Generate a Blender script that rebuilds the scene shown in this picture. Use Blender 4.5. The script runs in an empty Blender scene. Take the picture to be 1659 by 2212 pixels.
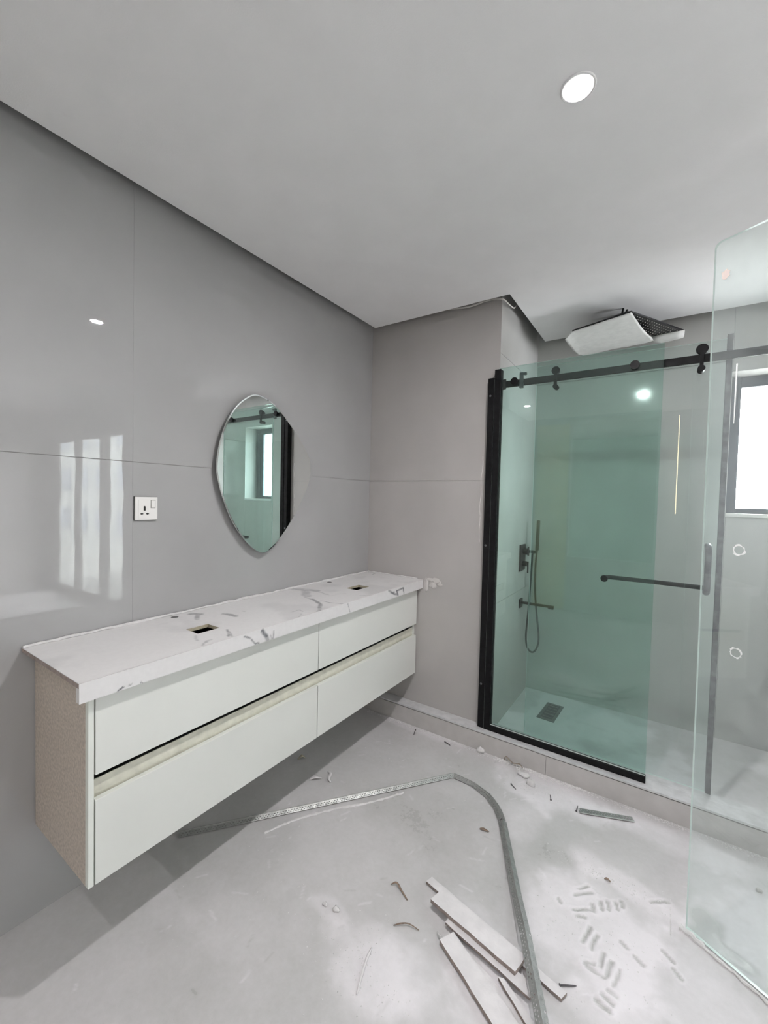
import bpy, bmesh, math, random
import numpy as np
from mathutils import Vector, Matrix

random.seed(7)
S = bpy.context.scene
COL = S.collection

# ------------------------------------------------------------------ camera
F_PX = 904.75
YAW, PITCH, ROLL = 0.5933, 0.0327, 0.0244
fw = Vector((-math.sin(YAW)*math.cos(PITCH), math.cos(YAW)*math.cos(PITCH), -math.sin(PITCH)))
rt0 = Vector((math.cos(YAW), math.sin(YAW), 0)); up0 = rt0.cross(fw)
rt = math.cos(ROLL)*rt0 + math.sin(ROLL)*up0; up = rt.cross(fw)
cd = bpy.data.cameras.new('camera'); cam = bpy.data.objects.new('camera', cd); COL.objects.link(cam)
cd.sensor_fit = 'HORIZONTAL'; cd.sensor_width = 36; cd.lens = F_PX/1659*36; cd.clip_start = 0.02
M = Matrix((rt, up, -fw)).transposed().to_4x4(); M.translation = Vector((1.6754, -2.3019, 1.40))
cam.matrix_world = M; S.camera = cam

# ------------------------------------------------------------------ view, world, daylight
S.view_settings.view_transform = 'Standard'; S.view_settings.look = 'None'
S.view_settings.exposure = 0.38; S.view_settings.gamma = 1; S.view_settings.use_curve_mapping = False
S.cycles.use_denoising = True; S.cycles.max_bounces = 10; S.cycles.diffuse_bounces = 6
S.cycles.glossy_bounces = 6; S.cycles.transparent_max_bounces = 24; S.cycles.sample_clamp_indirect = 6
S.cycles.caustics_reflective = False; S.cycles.caustics_refractive = False
SKY = 50.0
W = bpy.data.worlds.new('sky'); S.world = W; W.use_nodes = True
wn = W.node_tree.nodes; wl = W.node_tree.links
bg = wn['Background']; bg.inputs[1].default_value = SKY
tc = wn.new('ShaderNodeTexCoord'); nz = wn.new('ShaderNodeTexNoise'); nz.inputs['Scale'].default_value = 2.2
nz.inputs['Detail'].default_value = 4
rmp = wn.new('ShaderNodeValToRGB'); rmp.color_ramp.elements[0].position = .35; rmp.color_ramp.elements[1].position = .65
rmp.color_ramp.elements[0].color = (.92, .93, 1, 1); rmp.color_ramp.elements[1].color = (1, 1, 1, 1)
wl.new(tc.outputs['Generated'], nz.inputs['Vector']); wl.new(nz.outputs['Fac'], rmp.inputs['Fac']); wl.new(rmp.outputs[0], bg.inputs[0])

def portal(loc, size, rot):
    l = bpy.data.lights.new('window_daylight', 'AREA'); l.shape = 'RECTANGLE'; l.size, l.size_y = size
    l.cycles.is_portal = True
    o = bpy.data.objects.new('window_daylight', l); o.location = loc; o.rotation_euler = rot; COL.objects.link(o)
portal((2.18, 0.99, 1.76), (.45, .80), (-math.pi/2, 0, 0))
portal((3.40, .41, 1.76), (.80, .55), (0, math.pi/2, 0))  # sky portal of the window added in the shower end wall
portal((4.37, 0.10, 1.09), (2.0, 2.0), (-math.pi/2, 0, 0))

LAMP = 1500.0      # radiance of a downlight's lens

# ------------------------------------------------------------------ room numbers
W1, D = .8775, .781            # pier width, shower depth
ZC = 2.5036                    # underside of the hung ceiling
GAP = .061
XR, YB = 5.7, -3.6             # far right wall, wall behind the camera
XS = 3.25                      # end wall of the shower
ZK, YF = .1136, -.0741         # kerb
ZS = .054                      # shower floor

# ------------------------------------------------------------------ helpers
def link(o, parent=None):
    COL.objects.link(o)
    if parent is not None:
        o.parent = parent; o.matrix_parent_inverse = Matrix.Translation(-world_loc(parent))
    return o
def world_loc(o):
    return Vector(o['wloc'])
def obj(name, verts, faces, mat, parent=None, smooth=False, mats=None, fmat=None):
    vs = [Vector(v) for v in verts]
    lo = Vector([min(v[i] for v in vs) for i in range(3)]); hi = Vector([max(v[i] for v in vs) for i in range(3)])
    c = Vector(((lo.x+hi.x)/2, (lo.y+hi.y)/2, lo.z))
    me = bpy.data.meshes.new(name); me.from_pydata([v-c for v in vs], [], faces); me.update()
    for m in (mats or [mat]): me.materials.append(m)
    if fmat: me.polygons.foreach_set('material_index', fmat)
    if smooth: me.polygons.foreach_set('use_smooth', [True]*len(me.polygons))
    o = bpy.data.objects.new(name, me); o.location = c; o['wloc'] = list(c)
    return link(o, parent)
class MB:
    def __init__(s): s.v=[]; s.f=[]
    def add(s, v, f):
        n=len(s.v); s.v += [tuple(x) for x in v]; s.f += [tuple(i+n for i in q) for q in f]; return s
    def box(s, lo, hi, R=None, piv=None):
        x0,y0,z0=lo; x1,y1,z1=hi
        v=[Vector(a) for a in ((x0,y0,z0),(x1,y0,z0),(x1,y1,z0),(x0,y1,z0),(x0,y0,z1),(x1,y0,z1),(x1,y1,z1),(x0,y1,z1))]
        if R: v=[R@(a-piv)+piv for a in v]
        return s.add(v, [(0,3,2,1),(4,5,6,7),(0,1,5,4),(1,2,6,5),(2,3,7,6),(3,0,4,7)])
    def prism(s, pts, z0, z1):
        n=len(pts); v=[(x,y,z0) for x,y in pts]+[(x,y,z1) for x,y in pts]
        return s.add(v, [tuple(range(n))[::-1], tuple(range(n,2*n))]+[(i,(i+1)%n,n+(i+1)%n,n+i) for i in range(n)])
    def cyl(s, a, b, r, n=20, r2=None):
        a,b=Vector(a),Vector(b); d=(b-a).normalized(); u=d.orthogonal().normalized(); w=d.cross(u); r2=r if r2 is None else r2
        v=[a+(u*math.cos(t)+w*math.sin(t))*r for t in [2*math.pi*i/n for i in range(n)]]+[b+(u*math.cos(t)+w*math.sin(t))*r2 for t in [2*math.pi*i/n for i in range(n)]]
        return s.add(v, [tuple(range(n))[::-1], tuple(range(n,2*n))]+[(i,(i+1)%n,n+(i+1)%n,n+i) for i in range(n)])
    def tube(s, pts, r, n=10):
        P=[Vector(p) for p in pts]; rs = r if hasattr(r,'__len__') else [r]*len(P)
        base=len(s.v); prev=None
        for i,p in enumerate(P):
            d=(P[min(i+1,len(P)-1)]-P[max(i-1,0)]).normalized()
            if prev is None: u=d.orthogonal().normalized()
            else: u=(prev-d*prev.dot(d)).normalized()
            prev=u; w=d.cross(u)
            s.v += [tuple(p+(u*math.cos(t)+w*math.sin(t))*rs[i]) for t in [2*math.pi*k/n for k in range(n)]]
        for i in range(len(P)-1):
            for k in range(n):
                a=base+i*n+k; b=base+i*n+(k+1)%n; s.f.append((a,b,b+n,a+n))
        s.f.append(tuple(range(base,base+n))[::-1]); e=base+(len(P)-1)*n; s.f.append(tuple(range(e,e+n)))
        return s
    def build(s, name, mat, parent=None, smooth=False, bevel=0, seg=2, auto=None):
        o=obj(name, s.v, s.f, mat, parent, smooth)
        if bevel:
            m=o.modifiers.new('bevel','BEVEL'); m.width=bevel; m.segments=seg; m.limit_method='ANGLE'; m.angle_limit=.6
        if smooth or bevel:
            o.data.polygons.foreach_set('use_smooth', [True]*len(o.data.polygons))
            o.data.set_sharp_from_angle(angle=.7)
        return o
def box(name, lo, hi, mat, parent=None, bevel=0): return MB().box(lo,hi).build(name, mat, parent, bevel=bevel)
def tag(o, label=None, cat=None, group=None, kind=None):
    if label: o['label']=label
    if cat: o['category']=cat
    if group: o['group']=group
    if kind: o['kind']=kind
    return o
def thing(name, loc, label, cat, group=None):
    o=bpy.data.objects.new(name,None); o.location=loc; o['wloc']=list(loc); o.empty_display_size=.05; COL.objects.link(o)
    return tag(o,label,cat,group)
def struct(o): o['kind']='structure'; return o
def spline(pts, k=8):
    P=[Vector(p) for p in pts]; P=[P[0]*2-P[1]]+P+[P[-1]*2-P[-2]]; out=[]
    for i in range(1,len(P)-2):
        for j in range(k):
            t=j/k; a,b,c,d=P[i-1:i+3]
            out.append(.5*((2*b)+(c-a)*t+(2*a-5*b+4*c-d)*t*t+(3*b-a-3*c+d)*t**3))
    return out+[P[-2]]

# ------------------------------------------------------------------ materials
def new_mat(name):
    m=bpy.data.materials.new(name); m.use_nodes=True
    return m, m.node_tree, m.node_tree.nodes['Principled BSDF']
def N(nt, t, **kw):
    n=nt.nodes.new(t)
    for k,v in kw.items(): n.inputs[k].default_value=v
    return n
def pbr(name, col, rough=.5, metal=0, noise=0, nscale=20, bump=0, bscale=200, col2=None, spec=.5, rvar=0, coat=0, bdist=.002):
    m,nt,b=new_mat(name); L=nt.links
    b.inputs['Base Color'].default_value=(*col,1); b.inputs['Roughness'].default_value=rough; b.inputs['Metallic'].default_value=metal
    b.inputs['Specular IOR Level'].default_value=spec; b.inputs['Coat Weight'].default_value=coat
    g=N(nt,'ShaderNodeNewGeometry')
    if noise or col2 or rvar:
        n=N(nt,'ShaderNodeTexNoise',Scale=nscale,Detail=5.0); L.new(g.outputs['Position'],n.inputs['Vector'])
        mx=nt.nodes.new('ShaderNodeMix'); mx.data_type='RGBA'
        c2=col2 or tuple(c*(1-noise) for c in col)
        mx.inputs['A'].default_value=(*col,1); mx.inputs['B'].default_value=(*c2,1)
        r=N(nt,'ShaderNodeMapRange'); r.inputs['From Min'].default_value=.35; r.inputs['From Max'].default_value=.65
        L.new(n.outputs['Fac'],r.inputs['Value']); L.new(r.outputs[0],mx.inputs['Factor']); L.new(mx.outputs['Result'],b.inputs['Base Color'])
        if rvar:
            q=N(nt,'ShaderNodeMapRange'); q.inputs['From Min'].default_value=.3; q.inputs['From Max'].default_value=.7; q.inputs['To Min'].default_value=rough; q.inputs['To Max'].default_value=rough+rvar
            L.new(n.outputs['Fac'],q.inputs['Value']); L.new(q.outputs[0],b.inputs['Roughness'])
    if bump:
        n2=N(nt,'ShaderNodeTexNoise',Scale=bscale,Detail=3.0); L.new(g.outputs['Position'],n2.inputs['Vector'])
        bp=N(nt,'ShaderNodeBump',Strength=bump,Distance=bdist); L.new(n2.outputs['Fac'],bp.inputs['Height']); L.new(bp.outputs[0],b.inputs['Normal'])
    return m
M_TILE=pbr('glazed_grey_tile',(.405,.405,.405),.012,noise=.05,nscale=3,bump=.3,bscale=3.0,bdist=.0015,spec=.7)
M_TILEB=pbr('glazed_warm_grey_tile',(.475,.455,.445),.03,noise=.06,nscale=3,bump=.3,bscale=3.5,bdist=.0015)
M_SHTILE=pbr('dusty_shower_tile',(.54,.535,.52),.10,noise=.06,nscale=4,bump=.25,bscale=3)
M_CORE=pbr('render_backing',(.38,.375,.37),.9)
M_CEIL=pbr('painted_ceiling',(.87,.865,.87),.75,noise=.03,nscale=6,bump=.12,bscale=260)
M_EDGE=pbr('board_edge',(.34,.33,.31),.9,noise=.3,nscale=60)
M_WALLP=pbr('plain_painted_wall',(.40,.39,.38),.6,noise=.05,nscale=4)
M_KERB=pbr('kerb_tile',(.55,.53,.52),.25,noise=.08,nscale=15,bump=.1,bscale=60)
M_KTOP=pbr('kerb_top_slab',(.66,.66,.67),.4,noise=.18,nscale=22)
M_WHITE=pbr('white_lacquer',(.75,.765,.73),.22,noise=.02,nscale=5)
M_WHITE2=pbr('white_board_edge',(.76,.79,.74),.4)
M_SIDE=pbr('beige_side_board',(.60,.525,.46),.55,noise=.28,nscale=110,bump=.2,bscale=300)
M_CHAN=pbr('cream_finger_channel',(.74,.73,.63),.45,noise=.15,nscale=30)
M_IN=pbr('cabinet_inside_shade',(.025,.024,.022),.9)  # near-black paint gives the shade seen through cut-outs and gaps
M_PLY=pbr('raw_board_edge',(.55,.50,.38),.8,noise=.2,nscale=80)
M_BLACK=pbr('matt_black_metal',(.008,.008,.009),.45,metal=0,spec=.18,noise=.4,nscale=40,rvar=.2)
M_GREYBLK=pbr('dusty_black_metal',(.05,.05,.055),.5,metal=.2,col2=(.12,.12,.13),nscale=40)
M_FIX=pbr('gunmetal_fitting',(.06,.05,.045),.35,metal=.6,col2=(.09,.075,.07),nscale=30)
M_HOSE=pbr('grey_hose',(.075,.08,.075),.4,metal=.5)
M_PLATE=pbr('shower_plate',(.02,.02,.022),.3,metal=.5)
M_NOZ=pbr('pale_nozzle',(.55,.53,.50),.5)
M_PAPER=pbr('masking_paper',(.78,.78,.76),.7,noise=.08,nscale=30,bump=.5,bscale=22,bdist=.01)
M_SOCK=pbr('socket_plastic',(.85,.84,.82),.3)
M_DARK=pbr('dark_hole',(.01,.01,.01),.7)
M_MIRROR=pbr('mirror_silver',(.84,.88,.87),.0,metal=1)
M_MEDGE=pbr('mirror_edge',(.75,.80,.78),.15,metal=.6)
M_ZINC=pbr('galvanised_steel',(.46,.47,.46),.32,metal=.85,noise=.15,nscale=60,bump=.2,bscale=300,rvar=.25)
M_GYP=pbr('plasterboard_face',(.74,.72,.73),.85,noise=.10,nscale=25,bump=.3,bscale=120)
M_GYPE=pbr('plasterboard_edge',(.36,.30,.28),.9,noise=.3,nscale=60)
M_PUTTY=pbr('dry_putty',(.76,.75,.75),.9,noise=.12,nscale=60,bump=.6,bscale=80,bdist=.004)
M_CRUMB=pbr('plaster_crumb',(.66,.64,.62),.9,noise=.3,nscale=150)
M_BROWN=pbr('torn_brown_paper',(.30,.22,.17),.9,noise=.4,nscale=120)
M_SCREW=pbr('grey_screw_steel',(.14,.13,.14),.4,metal=.8)
M_DRAIN=pbr('brushed_drain_steel',(.22,.23,.24),.3,metal=.8,noise=.4,nscale=60)
M_LED=pbr('led_tape_silicone',(.80,.78,.74),.5)
M_FRAME=pbr('window_aluminium',(.10,.11,.13),.45,metal=.2)
M_RING=pbr('lamp_trim',(.85,.85,.85),.35)
M_EXT=pbr('balcony_concrete',(.32,.32,.31),.8,noise=.2,nscale=3)
M_WARM=pbr('warm_yellow_panel',(.60,.52,.28),.4,noise=.15,nscale=8)
M_TEAR=pbr('gasket_clear',(.62,.70,.67),.3)

def glass_mat(name, tint, dust, dscale, dust_col=(.80,.84,.84)):
    m,nt,b=new_mat(name); L=nt.links; nt.nodes.remove(b)
    out=nt.nodes['Material Output']
    tr=N(nt,'ShaderNodeBsdfTransparent'); tr.inputs[0].default_value=(*tint,1)
    gl=N(nt,'ShaderNodeBsdfGlossy',Roughness=.0); gl.inputs[0].default_value=(1,1,1,1)
    lw=N(nt,'ShaderNodeLayerWeight',Blend=.5); pw=N(nt,'ShaderNodeMath'); pw.operation='POWER'; pw.inputs[1].default_value=5
    fa=N(nt,'ShaderNodeMath'); fa.operation='MULTIPLY_ADD'; fa.inputs[1].default_value=.96; fa.inputs[2].default_value=.04
    L.new(lw.outputs['Facing'],pw.inputs[0]); L.new(pw.outputs[0],fa.inputs[0]); m1=nt.nodes.new('ShaderNodeMixShader')
    L.new(fa.outputs[0],m1.inputs[0]); L.new(tr.outputs[0],m1.inputs[1]); L.new(gl.outputs[0],m1.inputs[2])
    g=N(nt,'ShaderNodeNewGeometry'); n=N(nt,'ShaderNodeTexNoise',Scale=dscale,Detail=7.0,Roughness=.62)
    mp=N(nt,'ShaderNodeMapping'); mp.inputs['Scale'].default_value=(1,1,.55)
    L.new(g.outputs['Position'],mp.inputs[0]); L.new(mp.outputs[0],n.inputs['Vector'])
    r=N(nt,'ShaderNodeMapRange'); r.inputs['From Min'].default_value=.30; r.inputs['From Max'].default_value=.75
    r.inputs['To Min'].default_value=dust[0]; r.inputs['To Max'].default_value=dust[1]
    L.new(n.outputs['Fac'],r.inputs['Value'])
    df=N(nt,'ShaderNodeBsdfDiffuse'); df.inputs[0].default_value=(*dust_col,1)
    ts=N(nt,'ShaderNodeBsdfTranslucent'); ts.inputs[0].default_value=(*dust_col,1)
    ms=nt.nodes.new('ShaderNodeMixShader'); ms.inputs[0].default_value=.5
    L.new(df.outputs[0],ms.inputs[1]); L.new(ts.outputs[0],ms.inputs[2])
    m2=nt.nodes.new('ShaderNodeMixShader')
    L.new(r.outputs[0],m2.inputs[0]); L.new(m1.outputs[0],m2.inputs[1]); L.new(ms.outputs[0],m2.inputs[2])
    L.new(m2.outputs[0],out.inputs[0]); return m
G_FIX=glass_mat('green_tinted_glass',(.815,.915,.885),(.0,.02),5)
G_SLIDE=glass_mat('pale_glass',(.91,.95,.94),(.005,.03),5)
G_DOOR=glass_mat('dusty_door_glass',(.955,.985,.975),(.03,.12),6)
G_WIN=glass_mat('window_glass',(.98,.99,.99),(0,.01),5)
G_BALC=glass_mat('toned_balcony_glass',(.93,.935,.93),(0,.004),3)  # slight grey tint added to tone down light through the balcony door
M_GEDGE=pbr('polished_glass_edge',(.74,.86,.82),.12,spec=.9)
M_GFILM=pbr('chipped_protective_film',(.85,.86,.85),.5)

def emis(name,col,st):
    m,nt,b=new_mat(name); nt.nodes.remove(b); e=N(nt,'ShaderNodeEmission',Strength=st); e.inputs[0].default_value=(*col,1)
    nt.links.new(e.outputs[0],nt.nodes['Material Output'].inputs[0]); return m
M_LENS=emis('lit_lamp_lens',(1,.965,.965),LAMP)

# ------------------------------------------------------------------ numpy noise
_rng=np.random.RandomState(3); _lat=_rng.rand(256,256)
def vnoise(x,y):
    xi=np.floor(x).astype(int); yi=np.floor(y).astype(int); fx=x-xi; fy=y-yi
    fx=fx*fx*(3-2*fx); fy=fy*fy*(3-2*fy); g=lambda a,b:_lat[a%256,b%256]
    return (g(xi,yi)*(1-fx)+g(xi+1,yi)*fx)*(1-fy)+(g(xi,yi+1)*(1-fx)+g(xi+1,yi+1)*fx)*fy
def fbm(x,y,s,o=5):
    r=0;a=1;t=0
    for k in range(o): r=r+a*vnoise(x*s+17.3*k,y*s+5.1*k); t+=a; a*=.5; s*=2.03
    return r/t
def segd(x,y,a,b):
    ax,ay=a; bx,by=b; dx,dy=bx-ax,by-ay; l=max(dx*dx+dy*dy,1e-12)
    t=np.clip(((x-ax)*dx+(y-ay)*dy)/l,0,1); return np.hypot(x-ax-t*dx,y-ay-t*dy)
def sm(e0,e1,x): t=np.clip((x-e0)/(e1-e0),0,1); return t*t*(3-2*t)

# ------------------------------------------------------------------ walls
def slabs(parent, mat, axis, plane, thick, urange, zrange, ujoints, zjoints, j=.0022, ju=.0003):
    """large glazed slabs as separate pieces; axis 'x': wall in the plane x=plane (u=y), 'y': in y=plane (u=x)"""
    us=[urange[0]]+list(ujoints)+[urange[1]]; zs=[zrange[0]]+list(zjoints)+[zrange[1]]
    for i in range(len(us)-1):
        for k in range(len(zs)-1):
            u0=us[i]+(ju/2 if i else 0); u1=us[i+1]-(ju/2 if i<len(us)-2 else 0)
            z0=zs[k]+(j/2 if k else 0); z1=zs[k+1]-(j/2 if k<len(zs)-2 else 0)
            a,b=sorted((plane,plane+thick))
            lo,hi=((a,u0,z0),(b,u1,z1)) if axis=='x' else ((u0,a,z0),(u1,b,z1))
            box('tile',lo,hi,mat,parent,bevel=.0002)
ZT=2.64
wl_=struct(box('wall_left',(-.15,YB,0),(-.0022,D+.2,ZT),M_CORE))
slabs(wl_,M_TILE,'x',0,-.002,(YB,0),(0,ZT),(-3.07,-1.52),(1.5144,))
pier=struct(box('wall_pier',(-.0021,.0022,0),(W1-.0022,D+.2,ZT),M_CORE))
slabs(pier,M_TILEB,'y',0,.002,(0,W1),(0,ZT),(),(1.5144,))
slabs(pier,M_SHTILE,'x',W1,-.002,(0.0021,D),(0,ZT),(),(.806,2.225))
# wall behind the shower, with the window opening
WX0,WX1,WZ0,WZ1=1.955,2.40,1.362,2.165
wb=MB()
for lo,hi in (((W1-.002,D+.01,0),(WX0,D+.2,ZT)),((WX1,D+.01,0),(XS+.1,D+.2,ZT)),((WX0,D+.01,0),(WX1,D+.2,WZ0)),((WX0,D+.01,WZ1),(WX1,D+.2,ZT))): wb.box(lo,hi)
wb=struct(wb.build('wall_back',M_WALLP))
for lo,hi in (((W1,D,0),(WX0,D+.0098,2.225)),((W1,D,2.227),(WX0,D+.0098,ZT)),((WX0+.001,D,0),(WX1,D+.0098,WZ0-.02)),((WX0+.001,D,WZ1),(WX1,D+.0098,ZT)),((WX1+.001,D,0),(XS,D+.0098,2.225)),((WX1+.001,D,2.227),(XS,D+.0098,ZT))):
    box('tile',lo,hi,M_SHTILE,wb,bevel=.0006)
# shower end wall, balcony wall, right wall, wall behind the camera
b=MB()
for lo,hi in (((XS,-.06,0),(XS+.1,.14,ZT)),((XS,.68,0),(XS+.1,D+.0098,ZT)),((XS,.14,0),(XS+.1,.68,1.36)),((XS,.14,2.165),(XS+.1,.68,ZT))): b.box(lo,hi)
struct(b.build('wall_shower_end',M_SHTILE))
XE=2.12
struct(box('wall_added_stub',(XE,-.06,0),(XS-.0005,.04,ZC-.0005),M_TILEB))  # unseen wall added to block the added window's reflection in the left wall
w2=thing('window_added',(XS+.05,.41,1.36),None,None); struct(w2)  # unseen window added to brighten the pier's inner side
b=MB()
for lo,hi in (((XS+.03,.14,1.36),(XS+.07,.18,2.165)),((XS+.03,.64,1.36),(XS+.07,.68,2.165)),((XS+.03,.18,1.36),(XS+.07,.64,1.40)),((XS+.03,.18,2.125),(XS+.07,.64,2.165))): b.box(lo,hi)
b.build('window_frame',M_FRAME,w2); box('pane',(XS+.048,.18,1.40),(XS+.052,.64,2.125),G_WIN,w2)
BX0,BX1,BZ1=3.39,5.36,2.08
b=MB()
for lo,hi in (((XS+.1,0,0),(BX0,.03,ZT)),((BX1,0,0),(XR,.03,ZT)),((BX0,0,BZ1),(BX1,.03,ZT)),((BX0,0,0),(BX1,.03,.10))): b.box(lo,hi)
struct(b.build('wall_balcony',M_WALLP))
struct(box('wall_right',(XR,YB,0),(XR+.12,.14,ZT),M_WALLP))
OX0,OX1,OZ0,OZ1=.62,1.56,.70,2.42
b=MB()
for lo,hi in (((0,YB-.12,0),(OX0,YB,ZT)),((OX1,YB-.12,0),(XR,YB,ZT)),((OX0,YB-.12,0),(OX1,YB,OZ0)),((OX0,YB-.12,OZ1),(OX1,YB,ZT))): b.box(lo,hi)
struct(b.build('wall_front',M_WALLP))
# the dim room seen (mirrored in the shower glass) through that opening
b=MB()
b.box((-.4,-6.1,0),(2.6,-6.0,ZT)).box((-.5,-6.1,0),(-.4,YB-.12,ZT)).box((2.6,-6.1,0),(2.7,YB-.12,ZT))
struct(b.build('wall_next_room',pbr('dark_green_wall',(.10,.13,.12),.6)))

# ceilings
def grid_rect(xs,ys): pass
poly=[(GAP,YB),(XR,YB),(XR,-.0),(XS+.1,0),(XS+.1,-.062),(XS,-.062),(XS,D-GAP),(W1+GAP,D-GAP),(W1+GAP,-GAP),(GAP,-GAP)]
v=[];f=[]
n=len(poly)
v=[(x,y,ZC) for x,y in poly]+[(x,y,ZC+.0125) for x,y in poly]
f=[tuple(range(n))[::-1],tuple(range(n,2*n))]+[(i,(i+1)%n,n+(i+1)%n,n+i) for i in range(n)]
c=obj('ceiling',v,f,None,mats=[M_CEIL,M_EDGE],fmat=[0,1]+[1]*n); struct(c)
struct(box('ceiling_slab',(-.15,YB-.1,ZT),(XR+.12,D+.2,ZT+.1),M_CORE))
b=MB().box((-.5,-6.1,ZT-.1),(2.7,YB-.12,ZT)); struct(b.build('ceiling_next_room',M_CORE))

# ------------------------------------------------------------------ floor with plaster dust
def lines(lo,hi,segs):
    """segs: (a,b,step) fine ranges; coarse 0.12 elsewhere"""
    out=[lo]; x=lo
    while x<hi-1e-6:
        st=.12
        for a,b,s in segs:
            if a-1e-9<=x<b-1e-9: st=s
        x=min(x+st,hi)
        for a,b,s in segs:
            if out[-1]<a-1e-9<x: x=a
        out.append(x)
    return np.array(out)
xs=lines(0,XR,[(0,2.4,.0065)]); ys=lines(YB,-.04,[(-2.0,-.04,.0065)])
X,Y=np.meshgrid(xs,ys,indexing='ij')
nA=fbm(X,Y,3.2); nB=fbm(X+9,Y+4,11); nC=fbm(X+3,Y+8,40,3)
wx=X+.02*(fbm(X,Y,14,3)-.5); wy=Y+.02*(fbm(X+5,Y+5,14,3)-.5)
dust=.20+.16*sm(.40,.65,nA)+.10*(nB-.5)
def blob(cx,cy,rx,ry,amp,rot=0.,soft=.55):
    global dust
    c,s=math.cos(rot),math.sin(rot); dx,dy=wx-cx,wy-cy
    r=np.sqrt(((dx*c+dy*s)/rx)**2+((-dx*s+dy*c)/ry)**2)+.9*(nB-.5)
    dust=dust+amp*(1-sm(1-soft,1.05,r))
blob(1.28,-.20,.34,.16,.55,-.05); blob(1.75,-.18,.35,.12,.35); blob(1.20,-.45,.12,.18,.35)
blob(1.62,-.55,.30,.07,.4,-.25); blob(1.50,-.80,.26,.26,.6); blob(1.42,-.68,.10,.10,.2)
blob(1.25,-1.05,.25,.12,.35,-.3); blob(1.02,-1.30,.22,.14,.6); blob(1.35,-1.18,.2,.10,.5); blob(1.62,-1.02,.20,.14,.5)
blob(1.80,-.85,.22,.2,.35); blob(2.05,-.5,.3,.25,.55); blob(.78,-1.24,.10,.04,.3); blob(.55,-1.45,.25,.12,.15)
blob(.45,-.09,.45,.05,.35); blob(.35,-1.55,.12,.07,.15); blob(.88,-.05,.12,.06,.4)
# clean grey areas
blob(.72,-.70,.3,.3,-.10,0,.9); blob(.95,-.75,.2,.3,-.10,0,.9); blob(.7,-.22,.2,.12,-.06,0,.9)
blob(1.84,-.55,.05,.08,-.9); blob(1.87,-.625,.09,.03,-.9,-.3); blob(1.35,-.60,.10,.26,-.16,.5,.9)
# shoe tread marks pressed into the dust
TREAD=[(1.509,-.853,1.522,-.797),(1.535,-.865,1.542,-.811),(1.53,-.926,1.569,-.933),(1.563,-.906,1.571,-.86),(1.575,-.929,1.592,-.87),(1.599,-.942,1.612,-.884),(1.588,-.964,1.613,-.968),(1.576,-.987,1.604,-.995),(1.563,-1.01,1.6,-1.018),(1.525,-.917,1.547,-.91),(1.476,-.782,1.504,-.772),(1.465,-.764,1.513,-.73),(1.517,-.702,1.524,-.728),(1.536,-.677,1.543,-.704),(1.553,-.66,1.559,-.693),(1.578,-.647,1.587,-.672),(1.595,-.63,1.6,-.653),(1.465,-.667,1.492,-.636),(1.462,-.697,1.511,-.657),(1.416,-.752,1.427,-.765),(1.611,-.785,1.628,-.795),(1.645,-.808,1.671,-.826),(1.716,-.741,1.743,-.763),(1.743,-.787,1.764,-.804),(1.683,-.573,1.732,-.538)]
lift=np.zeros_like(X)
for a0,a1,b0,b1 in TREAD:
    d=segd(wx,wy,(a0,a1),(b0,b1))
    dust=dust-.95*(1-sm(.002,.009,d))+.16*np.exp(-((d-.012)/.005)**2)
    lift=lift+.0030*np.exp(-((d-.012)/.005)**2)-.001*np.exp(-(d/.006)**2)
# scattered scuffs
rs=np.random.RandomState(11)
for _ in range(170):
    cx,cy=rs.uniform(.3,2.2),rs.uniform(-1.9,-.1); a=rs.uniform(0,3.14); l=rs.uniform(.01,.05)
    d=segd(wx,wy,(cx,cy),(cx+l*math.cos(a),cy+l*math.sin(a))); dust=dust+rs.choice([.35,.3,-.2])*(1-sm(.001,.005,d))
dust=np.clip(dust+.12*(nC-.5),0,1)
lift=lift+.0018*dust*(nB+nC-.6)
lift=np.clip(lift,0,.006)*((X>.02)&(X<2.4)&(Y>-2.0)&(Y<-.08))
nx,ny=X.shape
verts=np.stack([X,Y,lift],-1).reshape(-1,3)
idx=np.arange(nx*ny).reshape(nx,ny)
faces=np.stack([idx[:-1,:-1],idx[1:,:-1],idx[1:,1:],idx[:-1,1:]],-1).reshape(-1,4)
def fast_mesh(name,verts,faces,mat,attr=None,vals=None,parent=None,smooth=True):
    me=bpy.data.meshes.new(name); me.vertices.add(len(verts)); me.vertices.foreach_set('co',verts.astype(np.float32).ravel())
    me.loops.add(faces.size); me.loops.foreach_set('vertex_index',faces.astype(np.int32).ravel())
    me.polygons.add(len(faces)); me.polygons.foreach_set('loop_start',np.arange(0,faces.size,4,dtype=np.int32))
    me.polygons.foreach_set('loop_total',np.full(len(faces),4,dtype=np.int32)) if False else None
    me.update(calc_edges=True); me.validate()
    if smooth: me.polygons.foreach_set('use_smooth',[True]*len(me.polygons))
    me.materials.append(mat)
    if attr:
        a=me.attributes.new(attr,'FLOAT','POINT'); a.data.foreach_set('value',vals.astype(np.float32).ravel())
    o=bpy.data.objects.new(name,me); o['wloc']=[0,0,0]; return link(o,parent)
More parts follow.
